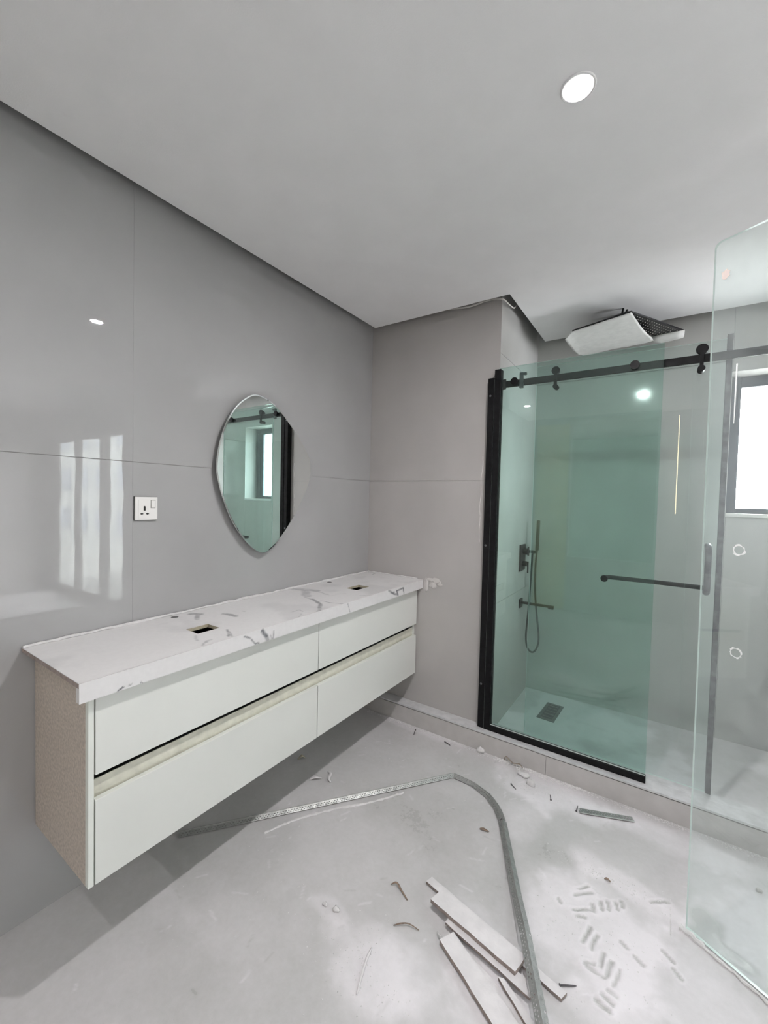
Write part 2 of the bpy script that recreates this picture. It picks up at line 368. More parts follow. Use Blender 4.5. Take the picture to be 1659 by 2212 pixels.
def dust_mat():
    m,nt,b=new_mat('dusty_floor_tile'); L=nt.links
    a=nt.nodes.new('ShaderNodeAttribute'); a.attribute_name='dust'
    g=N(nt,'ShaderNodeNewGeometry'); n=N(nt,'ShaderNodeTexNoise',Scale=55.0,Detail=6.0,Roughness=.65); L.new(g.outputs['Position'],n.inputs['Vector'])
    ad=N(nt,'ShaderNodeMath'); ad.operation='MULTIPLY_ADD'; ad.inputs[1].default_value=.36; L.new(n.outputs['Fac'],ad.inputs[0])
    sb=N(nt,'ShaderNodeMath'); sb.operation='SUBTRACT'; sb.inputs[1].default_value=.18; L.new(a.outputs['Fac'],sb.inputs[0]); L.new(sb.outputs[0],ad.inputs[2]); ad.use_clamp=True
    mx=nt.nodes.new('ShaderNodeMix'); mx.data_type='RGBA'; mx.inputs['A'].default_value=(.47,.465,.46,1); mx.inputs['B'].default_value=(.77,.745,.77,1)
    L.new(ad.outputs[0],mx.inputs['Factor']); L.new(mx.outputs['Result'],b.inputs['Base Color'])
    r=N(nt,'ShaderNodeMapRange'); r.inputs['From Max'].default_value=.55; r.inputs['To Min'].default_value=.22; r.inputs['To Max'].default_value=.85
    L.new(ad.outputs[0],r.inputs['Value']); L.new(r.outputs[0],b.inputs['Roughness'])
    b.inputs['Specular IOR Level'].default_value=.4
    bp=N(nt,'ShaderNodeBump',Strength=.35,Distance=.003); L.new(ad.outputs[0],bp.inputs['Height']); L.new(bp.outputs[0],b.inputs['Normal'])
    return m
M_FLOOR=dust_mat()
fl=fast_mesh('floor',verts,faces,M_FLOOR,'dust',dust); struct(fl)
struct(box('floor_slab',(-.15,-6.1,-.12),(XR+.12,D+.2,-.012),M_CORE))
struct(box('floor_next_room',(-.4,-6.0,-.0119),(2.6,YB-.12,0),M_WALLP))
# shower floor
xs2=np.linspace(W1,XS,330); ys2=np.linspace(.045,D,110); X2,Y2=np.meshgrid(xs2,ys2,indexing='ij')
d2=.5+.5*sm(.45,.62,fbm(X2,Y2,3.5))+.3*(fbm(X2+2,Y2,20,3)-.5)-.25*(1-sm(.0,.05,segd(X2,Y2,(1.15,.5),(1.45,.47))+.03*fbm(X2,Y2,30,2)))
DCX,DCY=1.108,.505
idx=np.arange(X2.size).reshape(X2.shape); f2=np.stack([idx[:-1,:-1],idx[1:,:-1],idx[1:,1:],idx[:-1,1:]],-1).reshape(-1,4)
sf=fast_mesh('floor_shower',np.stack([X2,Y2,np.full_like(X2,ZS)],-1).reshape(-1,3),f2,M_FLOOR,'dust',np.clip(d2,0,1)); struct(sf)

# kerb: core, front tiles, top slabs
kb=struct(box('trim_1',(0,YF+.009,0.0001),(XE-.0005,.0095,ZK-.014),M_CORE)); 
kx=[0,1.2114,XE-.0005]
for i in range(2): box('tile',(kx[i]+.0007,YF,.0002),(kx[i+1]-.0007,YF+.009,ZK-.0145),M_KERB,kb,bevel=.0006)
kt=[0,XE-.0005]
for i in range(1):
    MB().box((kt[i]+.0006,YF-.003,ZK-.010),(kt[i+1]-.0006,-.0003,ZK)).build('slab',M_KTOP,kb,bevel=.001)
box('slab',(W1+.001,-.0002,ZK-.010),(XE-.0005,.055,ZK),M_KTOP,kb,bevel=.001)
box('slab_base',(W1+.001,.0096,ZS+.0001),(XE-.0005,.045,ZK-.0101),M_CORE,kb)

# ------------------------------------------------------------------ window in the shower
wn_=thing('window_1',((WX0+WX1)/2,D+.1,WZ0),None,None); struct(wn_)
fr=MB(); t=.06; y0,y1=.945,.990
fr.box((WX0,y0,WZ0),(WX0+t,y1,WZ1)).box((WX1-t,y0,WZ0),(WX1,y1,WZ1)).box((WX0+t,y0,WZ1-t),(WX1-t,y1,WZ1)).box((WX0+t,y0,WZ0),(WX1-t,y1,WZ0+.03))
fr.build('window_frame',M_FRAME,wn_,bevel=.002)
MB().box((WX1-t-.04,.950,WZ0+.03),(WX1-t-.0002,.985,WZ1-t)).build('sash_stile',M_FRAME,wn_,bevel=.002)
box('pane',(WX0+t,.966,WZ0+.03),(WX1-t-.04,.970,WZ1-t),G_WIN,wn_)
box('window_sill',(WX0,D-.008,WZ0-.02),(WX1,.945,WZ0),M_SOCK,wn_,bevel=.002)
# balcony door with three leaves
wd=thing('door_1',((BX0+BX1)/2,.015,.10),None,None); struct(wd)
fr=MB(); fr.box((BX0,.004,BZ1-.03),(BX1,.028,BZ1)).box((BX0,.004,.10),(BX1,.028,.12))
fr.build('door_frame',M_SOCK,wd)
for a,b_ in ((3.85,4.09),(4.64,4.83),(BX0,BX0+.02),(BX1-.02,BX1)): MB().box((a,.006,.1202),(b_,.026,BZ1-.0302)).build('stile',M_SOCK,wd)
for a,b_ in ((BX0+.02,3.85),(4.09,4.64),(4.83,BX1-.02)): box('pane',(a+.0004,.014,.1202),(b_-.0004,.018,BZ1-.0302),G_BALC,wd)
# what stands outside
struct(box('ground_outside',(-60,1.7,-3.2),(80,90,-3.0),pbr('outside_ground',(.70,.69,.66),.9)))
struct(box('floor_balcony',(2.9,.145,-.1),(6.2,1.5,0),M_EXT))
struct(box('wall_outside_parapet',(2.9,1.5,-.1),(6.2,1.6,.55),M_EXT))
ab=thing('apartment_block',(30,15,-3),'pale concrete building beyond the balcony door, seen only mirrored in the left wall','building')
box('facade',(9,11,-3),(60,14,14),pbr('concrete_facade',(.75,.76,.75),.9,col2=(.55,.56,.55),nscale=.5),ab)
for i in range(12):
    for k in range(4): box('window',(11+3.2*i,10.95,-1.5+3*k),(12.8+3.2*i,10.999,.1+3*k),M_FRAME,ab)
    

# ------------------------------------------------------------------ downlights
M_LENSE=emis('faint_lamp_lens',(1,.965,.965),LAMP*.09)
M_LENSD=emis('dimmer_lamp_lens',(1,.965,.965),LAMP*.17)
def downlight(x,y,label,z=ZC,grp=None,lens=None):
    r=thing('downlight',(x,y,z),label,'light',grp)
    n=40; prof=[(.0345,-.0005),(.0365,-.0045),(.039,-.002),(.0405,-.0045),(.0445,-.001),(.0445,0)]
    v=[];f=[]
    for k in range(n):
        a=2*math.pi*k/n
        for (rr,zz) in prof: v.append((x+rr*math.cos(a),y+rr*math.sin(a),z+zz))
    m=len(prof)
    for k in range(n):
        for i in range(m-1):
            f.append((k*m+i,k*m+i+1,((k+1)%n)*m+i+1,((k+1)%n)*m+i))
    obj('trim_ring',v,f,M_RING,r,smooth=True)
    vv=[(x+.034*math.cos(2*math.pi*k/n),y+.034*math.sin(2*math.pi*k/n),z-.001) for k in range(n)]
    obj('lens',vv,[tuple(range(n))[::-1]],lens or M_LENS,r)
downlight(1.437,-1.075,'round recessed downlight glowing in the ceiling above the floor')
downlight(1.42,-2.70,'recessed downlight behind the camera, in line with the visible one',lens=M_LENSD)
downlight(.30,-2.70,'recessed downlight behind the camera, near the long left wall',lens=M_LENSE)
downlight(4.6,-2.8,'unseen added downlight near the balcony door side of the room',lens=M_LENSD)  # added lamp, no such source known in the room
downlight(1.42,-4.25,'recessed downlight in the dim room behind the wall opening',z=ZT-.1)

# warm yellow panel beside the opening behind the camera (mirrored in the shower glass)
tr=struct(MB().box((.20,YB,0.0),(.60,YB+.02,2.42)).build('trim_2',M_WARM))

# ------------------------------------------------------------------ vanity cabinet
Wv,YO,ZB0=.400,-1.818,.306
ZTOP,TH=.8986,.013
van=thing('vanity_cabinet',(Wv/2,YO/2,ZB0),'long white wall-hung vanity cabinet with four drawer fronts and a beige side','cabinet')
side=box('side_panel',(.004,YO,ZB0),(Wv-.018,YO+.018,ZTOP-TH-.0005),M_SIDE,van,bevel=.0008); side['label']='beige speckled side panel'
box('front_edge',(Wv-.018,YO,ZB0),(Wv,YO+.0142,ZTOP-.0545),M_WHITE2,van,bevel=.0008)
box('side_panel',(.004,-.022,ZB0),(Wv-.02,-.004,ZTOP-TH-.0005),M_WHITE2,van,bevel=.0008)
box('bottom_panel',(.004,YO+.0181,ZB0+.002),(Wv-.019,-.0222,ZB0+.018),M_WHITE2,van)
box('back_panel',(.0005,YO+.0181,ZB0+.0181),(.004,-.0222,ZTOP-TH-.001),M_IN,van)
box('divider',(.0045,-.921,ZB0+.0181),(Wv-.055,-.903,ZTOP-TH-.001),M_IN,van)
# inner carcass behind the fronts (shade inside painted near black)
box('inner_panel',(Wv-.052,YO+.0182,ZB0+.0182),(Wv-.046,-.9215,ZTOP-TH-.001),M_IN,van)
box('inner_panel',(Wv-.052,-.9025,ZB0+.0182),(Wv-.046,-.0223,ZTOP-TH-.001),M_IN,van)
ch=MB(); ch.box((Wv-.030,YO+.0182,.530),(Wv-.026,-.0223,.592)).box((Wv-.0259,YO+.0182,.530),(Wv-.0185,-.0223,.536)); 
cho=ch.build('finger_channel',M_CHAN,van,bevel=.0008); cho['label']='cream recessed finger channel'
for (ya,yb) in ((YO+.0178,-.9118),(-.9080,-.016)):
    box('drawer_front',(Wv-.018,ya,.6175),(Wv-.0002,yb,ZTOP-.012-.045),M_WHITE,van,bevel=.0012)
    box('drawer_front',(Wv-.018,ya,ZB0),(Wv-.0002,yb,.5465),M_WHITE,van,bevel=.0012)
    # drawer box backs, painted near black so the gaps read as shade
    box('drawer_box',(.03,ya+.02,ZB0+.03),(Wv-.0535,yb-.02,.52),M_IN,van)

# ------------------------------------------------------------------ countertop with veins and two cut-outs
Wc,YL=.4287,-1.8496
ct=thing('countertop',(Wc/2,YL/2,ZTOP-.054),'white marble-look countertop with grey veins and two square cut-outs','countertop')
holes=[((.222,.300),(-1.437,-1.347)),((.222,.300),(-.508,-.390))]
V={'a':([(.033,-.699),(.143,-.659)],.030,.45),'a2':([(.096,-.699),(.19,-.77)],.026,.42),'b':([(.251,-.81),(.354,-.85),(.431,-.955)],.012,.75),'b2':([(.311,-.803),(.37,-.797),(.445,-.776)],.005,.6),
'c':([(.046,-1.311),(.08,-1.284)],.016,.6),'c2':([(.074,-1.295),(.137,-1.338)],.013,.55),'d':([(.148,-1.219),(.22,-1.219)],.014,.6),'e':([(.169,-1.151),(.185,-1.15)],.004,.8),
'f':([(.343,-1.35),(.406,-1.384)],.006,.7),'f2':([(.367,-1.356),(.415,-1.377)],.004,.6),'g':([(.345,-1.035),(.353,-.983)],.004,.5),'g2':([(.353,-.983),(.385,-.99)],.003,.5),'h':([(.391,-.601),(.432,-.542)],.005,.4),
'i':([(.094,-.087),(.076,-.005)],.005,.6),'j':([(.421,-1.491),(.391,-1.462),(.395,-1.449)],.005,.45),'l':([(.321,-1.462),(.362,-1.475)],.006,.35),
'm':([(.143,-.659),(.25,-.69)],.008,.3),'n':([(.2,-.8),(.25,-.81)],.006,.4),'o':([(.40,-1.02),(.43,-1.06)],.004,.4),'p':([(.30,-.60),(.26,-.72)],.003,.25)}
AV=[([(-.386,.893),(-.334,.866),(-.289,.853),(-.308,.88)],.007,.85),([(-.308,.88),(-.236,.882),(-.225,.851)],.006,.85),([(-.37,.88),(-.33,.875)],.006,.6),
([(-1.254,.888),(-1.234,.861),(-1.225,.839)],.010,.9),([(-1.217,.863),(-1.204,.837),(-1.199,.874)],.004,.6),([(-1.337,.888),(-1.308,.874),(-1.288,.847),(-1.269,.845)],.004,.7),
([(-.743,.89),(-.729,.854),(-.716,.839)],.003,.6),([(-1.756,.843),(-1.743,.853)],.003,.9),([(-1.729,.851),(-1.719,.852)],.0018,.7),([(-1.696,.849),(-1.685,.839)],.002,.9)]
def veinfield(X,Y,items,amp=.012,ns=22):
    wx=X+amp*(fbm(X,Y,ns,4)-.5)*2; wy=Y+amp*(fbm(X+7,Y+3,ns,4)-.5)*2; v=np.zeros_like(X)
    mod=sm(.25,.6,fbm(X+1,Y+2,60,3))
    for pts,w,a in items:
        for p,q in zip(pts[:-1],pts[1:]):
            d=segd(wx,wy,p,q); v=np.maximum(v,a*(1-sm(w*.45,w*1.15,d))*(.55+.45*mod))
    return v
def fine(lo,hi,st,extra): 
    a=list(np.arange(lo,hi,st))+[hi]+list(extra); a=sorted(set(round(x,5) for x in a)); return np.array(a)
gx=fine(0,Wc,.004,[.222,.300]); gy=fine(YL,0,.0036,[-1.437,-1.347,-.508,-.390])
GX,GY=np.meshgrid(gx,gy,indexing='ij')
vv=veinfield(GX,GY,list(V.values()))
vv=np.maximum(vv,.13*sm(.55,.72,fbm(GX+4,GY,5,4)))
idx=np.arange(GX.size).reshape(GX.shape)
cxm=(gx[:-1]+gx[1:])/2; cym=(gy[:-1]+gy[1:])/2
keep=np.ones((len(cxm),len(cym)),bool)
for (a,b_),(c_,d_) in holes: keep&=~(((cxm>a)&(cxm<b_))[:,None]&((cym>c_)&(cym<d_))[None,:])
ff=np.stack([idx[:-1,:-1],idx[1:,:-1],idx[1:,1:],idx[:-1,1:]],-1)[keep]
def marble():
    m,nt,b=new_mat('veined_white_quartz'); L=nt.links
    a=nt.nodes.new('ShaderNodeAttribute'); a.attribute_name='vein'
    g=N(nt,'ShaderNodeNewGeometry'); n=N(nt,'ShaderNodeTexNoise',Scale=60.0,Detail=5.0); L.new(g.outputs['Position'],n.inputs['Vector'])
    mr=N(nt,'ShaderNodeMapRange'); mr.inputs['To Min'].default_value=.95; mr.inputs['To Max'].default_value=1.05; L.new(n.outputs['Fac'],mr.inputs['Value'])
    mx=nt.nodes.new('ShaderNodeMix'); mx.data_type='RGBA'; mx.inputs['A'].default_value=(.74,.73,.73,1); mx.inputs['B'].default_value=(.10,.105,.12,1); L.new(a.outputs['Fac'],mx.inputs['Factor'])
    vm=N(nt,'ShaderNodeVectorMath'); vm.operation='SCALE'; L.new(mx.outputs['Result'],vm.inputs[0]); L.new(mr.outputs[0],vm.inputs['Scale']); L.new(vm.outputs[0],b.inputs['Base Color'])
    b.inputs['Roughness'].default_value=.33; b.inputs['Specular IOR Level'].default_value=.4; return m
M_MARB=marble()
fast_mesh('slab',np.stack([GX,GY,np.full_like(GX,ZTOP)],-1).reshape(-1,3),ff,M_MARB,'vein',vv,ct,smooth=False)
# apron (front face carries the veins) 
ay=fine(YL,0,.0036,[]); az=np.linspace(ZTOP-.0545,ZTOP-.0004,18); AY,AZ=np.meshgrid(ay,az,indexing='ij')
av=veinfield(AY,AZ,AV,amp=.004,ns=50)
idx=np.arange(AY.size).reshape(AY.shape); fa=np.stack([idx[:-1,:-1],idx[1:,:-1],idx[1:,1:],idx[:-1,1:]],-1).reshape(-1,4)
fast_mesh('apron_face',np.stack([np.full_like(AY,Wc+.0004),AY,AZ],-1).reshape(-1,3),fa,M_MARB,'vein',av,ct,smooth=False)
M_MARB0=pbr('plain_white_quartz',(.74,.73,.73),.35,noise=.05,nscale=60)
box('apron',(Wc-.020,YL,ZTOP-.0545),(Wc,-.0005,ZTOP-TH),M_MARB0,ct,bevel=.0006)
# slab body below the surface: rim and underside around the cut-outs
b=MB(); z0,z1=ZTOP-TH,ZTOP-.0006
ysl=[YL,-1.437,-1.347,-.508,-.390,-.0005]
for i in range(5):
    if i in (1,3): b.box((.0005,ysl[i],z0),(.222,ysl[i+1],z1)).box((.300,ysl[i],z0),(Wc-.0203,ysl[i+1],z1)).box((Wc-.0202,ysl[i],z0+.0001),(Wc,ysl[i+1],z1))
    else: b.box((.0005,ysl[i],z0+.0001),(Wc,ysl[i+1],z1))
sb=b.build('slab_core',M_MARB0,ct)
eb=box('raw_edge',(.001,YL-.0012,ZTOP-TH),(Wc-.001,YL,ZTOP-.002),M_GYPE,ct); eb['label']='brown unpolished end edge'
for (a,b_),(c_,d_) in holes:
    m=MB(); t=.0006; zz0,zz1=ZTOP-TH,ZTOP-.001
    m.box((a,c_,zz0),(a+t,d_,zz1)).box((b_-t,c_,zz0),(b_,d_,zz1)).box((a+t,c_,zz0),(b_-t,c_+t,zz1)).box((a+t,d_-t,zz0),(b_-t,d_,zz1))
    q=m.build('cutout_lining',M_PLY,ct); q['label']='cream raw edge of a cut-out'
for hx,hy in ((.043,-1.377),(.047,-.444)):
    MB().cyl((hx,hy,ZTOP+.0002),(hx,hy,ZTOP+.0006),.014,24).build('tap_hole',pbr('plugged_tap_hole',(.13,.13,.13),.6),ct)
# uneven bead of filler along the wall
pts=[]; y=YL
while y<-.01:
    pts.append((.006+.004*vn if (vn:=random.random()) else .006,y,ZTOP+.002+.004*random.random())); y+=random.uniform(.02,.05)
pts.append((.007,-.008,ZTOP+.003))
MB().tube(pts,[.0035+.003*random.random() for _ in pts],6).build('filler_bead',M_PUTTY,ct,smooth=True)
pts=[(.012+.02*i,-.006-.003*random.random(),ZTOP+.002+.003*random.random()) for i in range(20)]
MB().tube(pts,[.003+.0025*random.random() for _ in pts],6).build('filler_bead',M_PUTTY,ct,smooth=True)
# smear of putty on the pier beside the counter
def lumpy(name,cx,cy,cz,ax,ay_,az_,mat,parent=None,seed=1,n=14,m=8,flat=None):
    r=random.Random(seed); ph=[r.uniform(0,6.28) for _ in range(6)]
    v=[];f=[]
    for i in range(m+1):
        th=math.pi*i/m
        for k in range(n):
            a=2*math.pi*k/n; q=1+.16*math.sin(3*a+ph[0])+.12*math.sin(5*a+ph[1]+2*th)+.1*math.sin(4*th+ph[2])
            v.append((cx+ax*math.sin(th)*math.cos(a)*q,cy+ay_*math.sin(th)*math.sin(a)*q,cz+az_*math.cos(th)*q))
    for i in range(m):
        for k in range(n): f.append((i*n+k,i*n+(k+1)%n,(i+1)*n+(k+1)%n,(i+1)*n+k))
    return obj(name,v,f,mat,parent,smooth=True)
s=thing('putty_smear',(.49,0,.85),'pale putty smeared on the pier wall beside the countertop end','putty')
M_THIN=pbr('thin_putty',(.60,.575,.56),.85)
for i,(x,z,ax,az_) in enumerate(((.455,.868,.013,.040),(.475,.905,.030,.009),(.520,.900,.034,.016),(.500,.872,.026,.020),(.548,.882,.018,.010))):
    lumpy('smear',x,-.0006,z,ax,.0022,az_,M_THIN,s,seed=20+i,n=20)

# ------------------------------------------------------------------ mirror
MP=[(-.988,1.878),(-.921,1.873),(-.848,1.842),(-.771,1.782),(-.698,1.711),(-.629,1.627),(-.606,1.553),(-.625,1.456),(-.68,1.359),(-.759,1.246),(-.834,1.166),(-.883,1.131),(-.93,1.118),(-.99,1.147),(-1.056,1.211),(-1.111,1.289),(-1.158,1.391),(-1.185,1.484),(-1.188,1.544),(-1.174,1.628),(-1.144,1.716),(-1.099,1.794),(-1.045,1.847)]
sp=spline([(0,y,z) for y,z in MP+MP[:3]],6); sp=sp[6:6*24]; 
mc=Vector((0,-.9,1.5))
mir=thing('wall_mirror',(.02,-.9,1.12),'frameless pebble-shaped mirror on the grey wall above the vanity','mirror')
n=len(sp)
v=[(.0352,p.y,p.z) for p in sp]+[(.030,p.y,p.z) for p in sp]
inner=[(.0355,mc.y+(p.y-mc.y)*.985,mc.z+(p.z-mc.z)*.985) for p in sp]
v+=inner
f=[tuple(range(2*n,3*n))]+[(i,(i+1)%n,n+(i+1)%n,n+i) for i in range(n)]+[tuple(range(n,2*n))[::-1]]+[(2*n+i,2*n+(i+1)%n,(i+1)%n,i) for i in range(n)]
obj('mirror_glass',v,f,None,mir,mats=[M_MIRROR,M_MEDGE],fmat=[0]+[1]*n+[1]+[0]*n)
k=.88; b=MB(); pv=[(mc.y+(p.y-mc.y)*k,mc.z+(p.z-mc.z)*k) for p in sp]
v=[(.0005,y,z) for y,z in pv]+[(.0299,y,z) for y,z in pv]
obj('backing_board',v,[tuple(range(n)),tuple(range(n,2*n))[::-1]]+[(i,(i+1)%n,n+(i+1)%n,n+i) for i in range(n)],M_DARK,mir)

sl=spline([(.795,-.001,1.655),(.797,-.001,1.60),(.789,-.001,1.52),(.791,-.001,1.44),(.786,-.001,1.37),(.790,-.001,1.30),(.787,-.001,1.22),(.789,-.001,1.16)],6)
tag(MB().tube(sl,[.0010+.0008*random.random() for _ in sl],6).build('silicone_smear',pbr('pale_silicone',(.86,.84,.82),.3),smooth=True),'thin wavy pale silicone streak on the pier wall beside the black channel','silicone')
lp=thing('added_glow_strip',(1.76,YB,1.30),'slim warm glowing strip added for a lit door edge behind the camera','light strip')  # glowing strip put in for a warm-lit door edge mirrored in the glass
box('glow_face',(1.755,YB+.004,1.30),(1.765,YB+.008,2.45),emis('warm_strip_glow',(1,.80,.50),9.0),lp)
box('channel',(1.748,YB+.0002,1.29),(1.772,YB+.004,2.46),M_FRAME,lp)
# ------------------------------------------------------------------ socket
so=thing('wall_socket',(.005,-1.474,1.294),'white single three-pin wall socket with rocker switch, left of the mirror','socket')
SY0,SY1,SZ0,SZ1=-1.516,-1.432,1.294,1.383
box('back_box',(.0002,SY0-.001,SZ0-.002),(.003,SY1+.0005,SZ1+.001),M_DARK,so)
box('face_plate',(.003,SY0,SZ0),(.0115,SY1,SZ1),M_SOCK,so,bevel=.002)
u=lambda a:SY0+a*(SY1-SY0); w=lambda b_:SZ1-b_*(SZ1-SZ0)
MB().box((.0115,u(.14),w(.93)),(.0128,u(.62),w(.12))).build('raised_face',M_SOCK,so,bevel=.0006)
sw=box('rocker_switch',(.0115,u(.70),w(.47)),(.0150,u(.87),w(.15)),M_SOCK,so,bevel=.001)
box('rocker_surround',(.0112,u(.675),w(.49)),(.0118,u(.895),w(.13)),pbr('grey_gap',(.35,.34,.33),.6),so)
def slot(a,b_,ww,hh,tri=False):
    cy,cz=u(a),w(b_)
    if tri: MB().box((.0127,cy-ww/2,cz-hh/2),(.0132,cy+ww/2,cz+hh/2)).box((.0127,cy-ww/5,cz-hh),(.0131,cy+ww/5,cz+hh)).build('pin_hole',M_DARK,so)
    else: MB().cyl((.0127,cy,cz+hh/3),(.0132,cy,cz+hh/3),ww/2,14).box((.0127,cy-ww/2,cz-hh/2),(.0131,cy+ww/2,cz+hh/3)).build('pin_hole',M_DARK,so)
slot(.40,.50,.0075,.017); slot(.28,.73,.011,.0035,True); slot(.53,.73,.011,.0035,True)

# ------------------------------------------------------------------ shower screen: fixed pane in its channels
def slab_glass(name,quad,th,nrm,mat,parent,rad=0):
    """quad corners bl,br,tr,tl ; thickness along nrm ; faces: pane surfaces glass, rim polished edge"""
    q=[Vector(a) for a in quad]; nn=Vector(nrm).normalized()*th/2
    if rad:
        tl=q[3]; ex=(q[2]-q[3]).normalized(); ez=(q[0]-q[3]).normalized()
        c=tl+ex*rad+ez*rad
        arc=[c-ex*rad*math.sin(t)-ez*rad*math.cos(t) for t in [i/6*math.pi/2 for i in range(7)]]
        q=[q[0],q[1],q[2]]+arc
    n=len(q); v=[p+nn for p in q]+[p-nn for p in q]
    f=[tuple(range(n)),tuple(range(n,2*n))[::-1]]+[(i,n+i,n+(i+1)%n,(i+1)%n) for i in range(n)]
    return obj(name,v,f,None,parent,mats=[mat,M_GEDGE],fmat=[0,0]+[1]*n)
YA,YBB,ZG=-.030,.030,2.127
fx=thing('fixed_shower_pane',(1.25,YA,ZK),'green-tinted fixed shower glass with black wall channel and bottom rail','shower screen')
slab_glass('glass_pane',[(.885,YA,ZK+.012),(1.640,YA,ZK+.012),(1.640,YA,ZG),(.885,YA,ZG)],.008,(0,-1,0),G_FIX,fx)
MB().box((.828,-.042,ZK+.0005),(.862,-.0005,2.078)).build('wall_channel',M_BLACK,fx,bevel=.0015)
MB().box((.8655,-.045,ZK+.0005),(.8995,-.034,2.120)).box((.8655,-.0259,ZK+.0005),(.8995,-.0005,2.120)).box((.8655,-.034,ZK+.0005),(.8835,-.026,2.120)).build('side_channel',M_BLACK,fx,bevel=.0015)
box('spacer',(.862,-.036,ZK+.0006),(.8655,-.004,2.07),M_TEAR,fx)
MB().box((.8996,-.045,ZK+.0005),(1.642,-.0345,ZK+.030)).box((.8996,-.0259,ZK+.0005),(1.642,-.017,ZK+.030)).box((.8996,-.0345,ZK+.0005),(1.642,-.0259,ZK+.011)).build('bottom_rail',M_BLACK,fx,bevel=.001)
box('gasket',(.90,-.0345,ZK+.0301),(1.640,-.0342,ZK+.036),M_TEAR,fx)
for zz in (1.98,1.15,.365):
    MB().cyl((.843,-.0425,zz),(.843,-.045,zz),.006,14).build('screw_head',M_DRAIN,fx,smooth=True)

# rail across the opening
rl=thing('sliding_rail',(1.5,0,2.02),'black horizontal sliding rail running across the top of the shower','rail')
MB().box((.900,-.0065,2.0265),(XE-.0005,.0065,2.0605)).build('rail_bar',M_BLACK,rl,bevel=.001)
for xx in (.972,1.528):
    MB().cyl((xx,-.0066,2.045),(xx,-.0255,2.045),.012,20).cyl((xx,-.0345,2.045),(xx,-.044,2.045),.0195,24).build('fixing_bolt',M_BLACK,rl,smooth=True)
MB().box((.994,-.0245,2.010),(1.014,-.0070,2.092)).box((.9945,-.0242,2.078),(1.030,-.0072,2.090)).build('door_stop',M_GREYBLK,rl,bevel=.002)
MB().box((.9005,-.014,2.014),(.9185,-.007,2.070)).build('end_bracket',M_BLACK,rl,bevel=.002)
rl.children[0]

# sliding door
dr=thing('sliding_shower_door',(1.47,YBB,ZK),'pale glass sliding shower door with rollers, bar handle and dark edge post','shower door')
slab_glass('glass_pane',[(1.072,YBB,ZK+.014),(1.868,YBB,ZK+.014),(1.868,YBB,ZG-.004),(1.072,YBB,ZG-.004)],.008,(0,-1,0),G_SLIDE,dr)
post=MB().box((1.864,YBB-.011,ZK+.012),(1.884,YBB-.0045,ZG+.012)).box((1.8685,YBB-.0044,ZK+.012),(1.884,YBB+.0044,ZG+.012)).box((1.864,YBB+.0045,ZK+.012),(1.884,YBB+.011,ZG+.012)).build('edge_post',M_GREYBLK,dr,bevel=.0015)
for xx,rr,gr in ((1.176,.0200,.0120),(1.777,.0225,.0140)):
    zr=2.0605+rr*.85+.0005
    rb=MB().cyl((xx,-.0085,zr),(xx,-.020,zr),rr,32).cyl((xx,.0255,zr),(xx,-.008,zr),.008,16).cyl((xx,.0065,zr),(xx,-.0085,zr),rr*.85,32).build('roller',M_BLACK,dr,smooth=True,bevel=.0015)
    MB().box((xx-.007,-.0195,2.00),(xx+.007,-.0088,2.085)).build('roller_strap',M_BLACK,dr)
    MB().cyl((xx,.0255,1.998),(xx,-.020,1.998),gr,24).build('guide_wheel',M_BLACK,dr,smooth=True,bevel=.0015)
# bar on the inside, grip outside
ZH=1.03
path=spline([(1.432,.0345,ZH),(1.432,.064,ZH),(1.446,.082,ZH),(1.50,.084,ZH),(1.70,.084,ZH),(1.80,.084,ZH-.001),(1.824,.080,ZH-.001),(1.832,.060,ZH-.001),(1.832,.0345,ZH-.001)],6)
MB().tube(path,.0105,14).build('towel_bar',M_BLACK,dr,smooth=True)
MB().cyl((1.432,.0258,ZH),(1.432,.018,ZH),.0165,24).build('end_cap',M_BLACK,dr,smooth=True,bevel=.002)
gp=spline([(1.832,.0255,1.225),(1.832,-.002,1.225),(1.832,-.020,1.215),(1.832,-.026,1.19),(1.832,-.026,1.125),(1.832,-.026,1.06),(1.832,-.020,1.032),(1.832,-.002,1.022),(1.832,.0255,1.022)],6)
MB().tube(gp,.0125,14).build('grip_handle',M_GREYBLK,dr,smooth=True)

# near glass door leaf
P0=Vector((1.783,-.608,.004)); dd=Vector((.187,-.108,0)).normalized(); Lc=.72
gd=thing('glass_door_leaf',(P0.x+dd.x*Lc/2,P0.y+dd.y*Lc/2,0),'frameless dusty glass door leaf standing open at the right, with two handle holes','glass door')
nrm=Vector((dd.y,-dd.x,0))
tlp=P0+Vector((0,0,2.226))-dd*.012
slab_glass('glass_pane',[P0,P0+dd*Lc,P0+dd*Lc+Vector((0,0,2.226)),tlp],.010,nrm,G_DOOR,gd,rad=.018)
def ring(u_,z_,r0,r1,mat,name='handle_hole',seed=1):
    r=random.Random(seed); v=[];f=[];n=24
    for k in range(n):
        a=2*math.pi*k/n; rr=r1*(1+.35*(r.random()-.3))
        for q in (r0,rr):
            p=P0+dd*(u_+q*math.cos(a))+Vector((0,0,z_-P0.z+q*math.sin(a)))
            v+= [tuple(p+nrm*.0052),tuple(p+nrm*.0064)]
    for k in range(n):
        a=4*k; b_=4*((k+1)%n); f+=[(a+1,a+3,b_+3,b_+1),(a,b_,b_+2,a+2),(a,a+1,b_+1,b_),(a+2,b_+2,b_+3,a+3)]
    return obj(name,v,f,mat,gd)
ring(.093,1.27,.0125,.0155,M_GFILM,seed=4); ring(.098,.958,.0125,.0145,M_GFILM,seed=5)
lm=pbr('peach_smudge_tone',(.34,.29,.27),.9)  # flat colour of the small peach patch on the leaf
p=P0+dd*.022+Vector((0,0,2.115))+nrm*.006
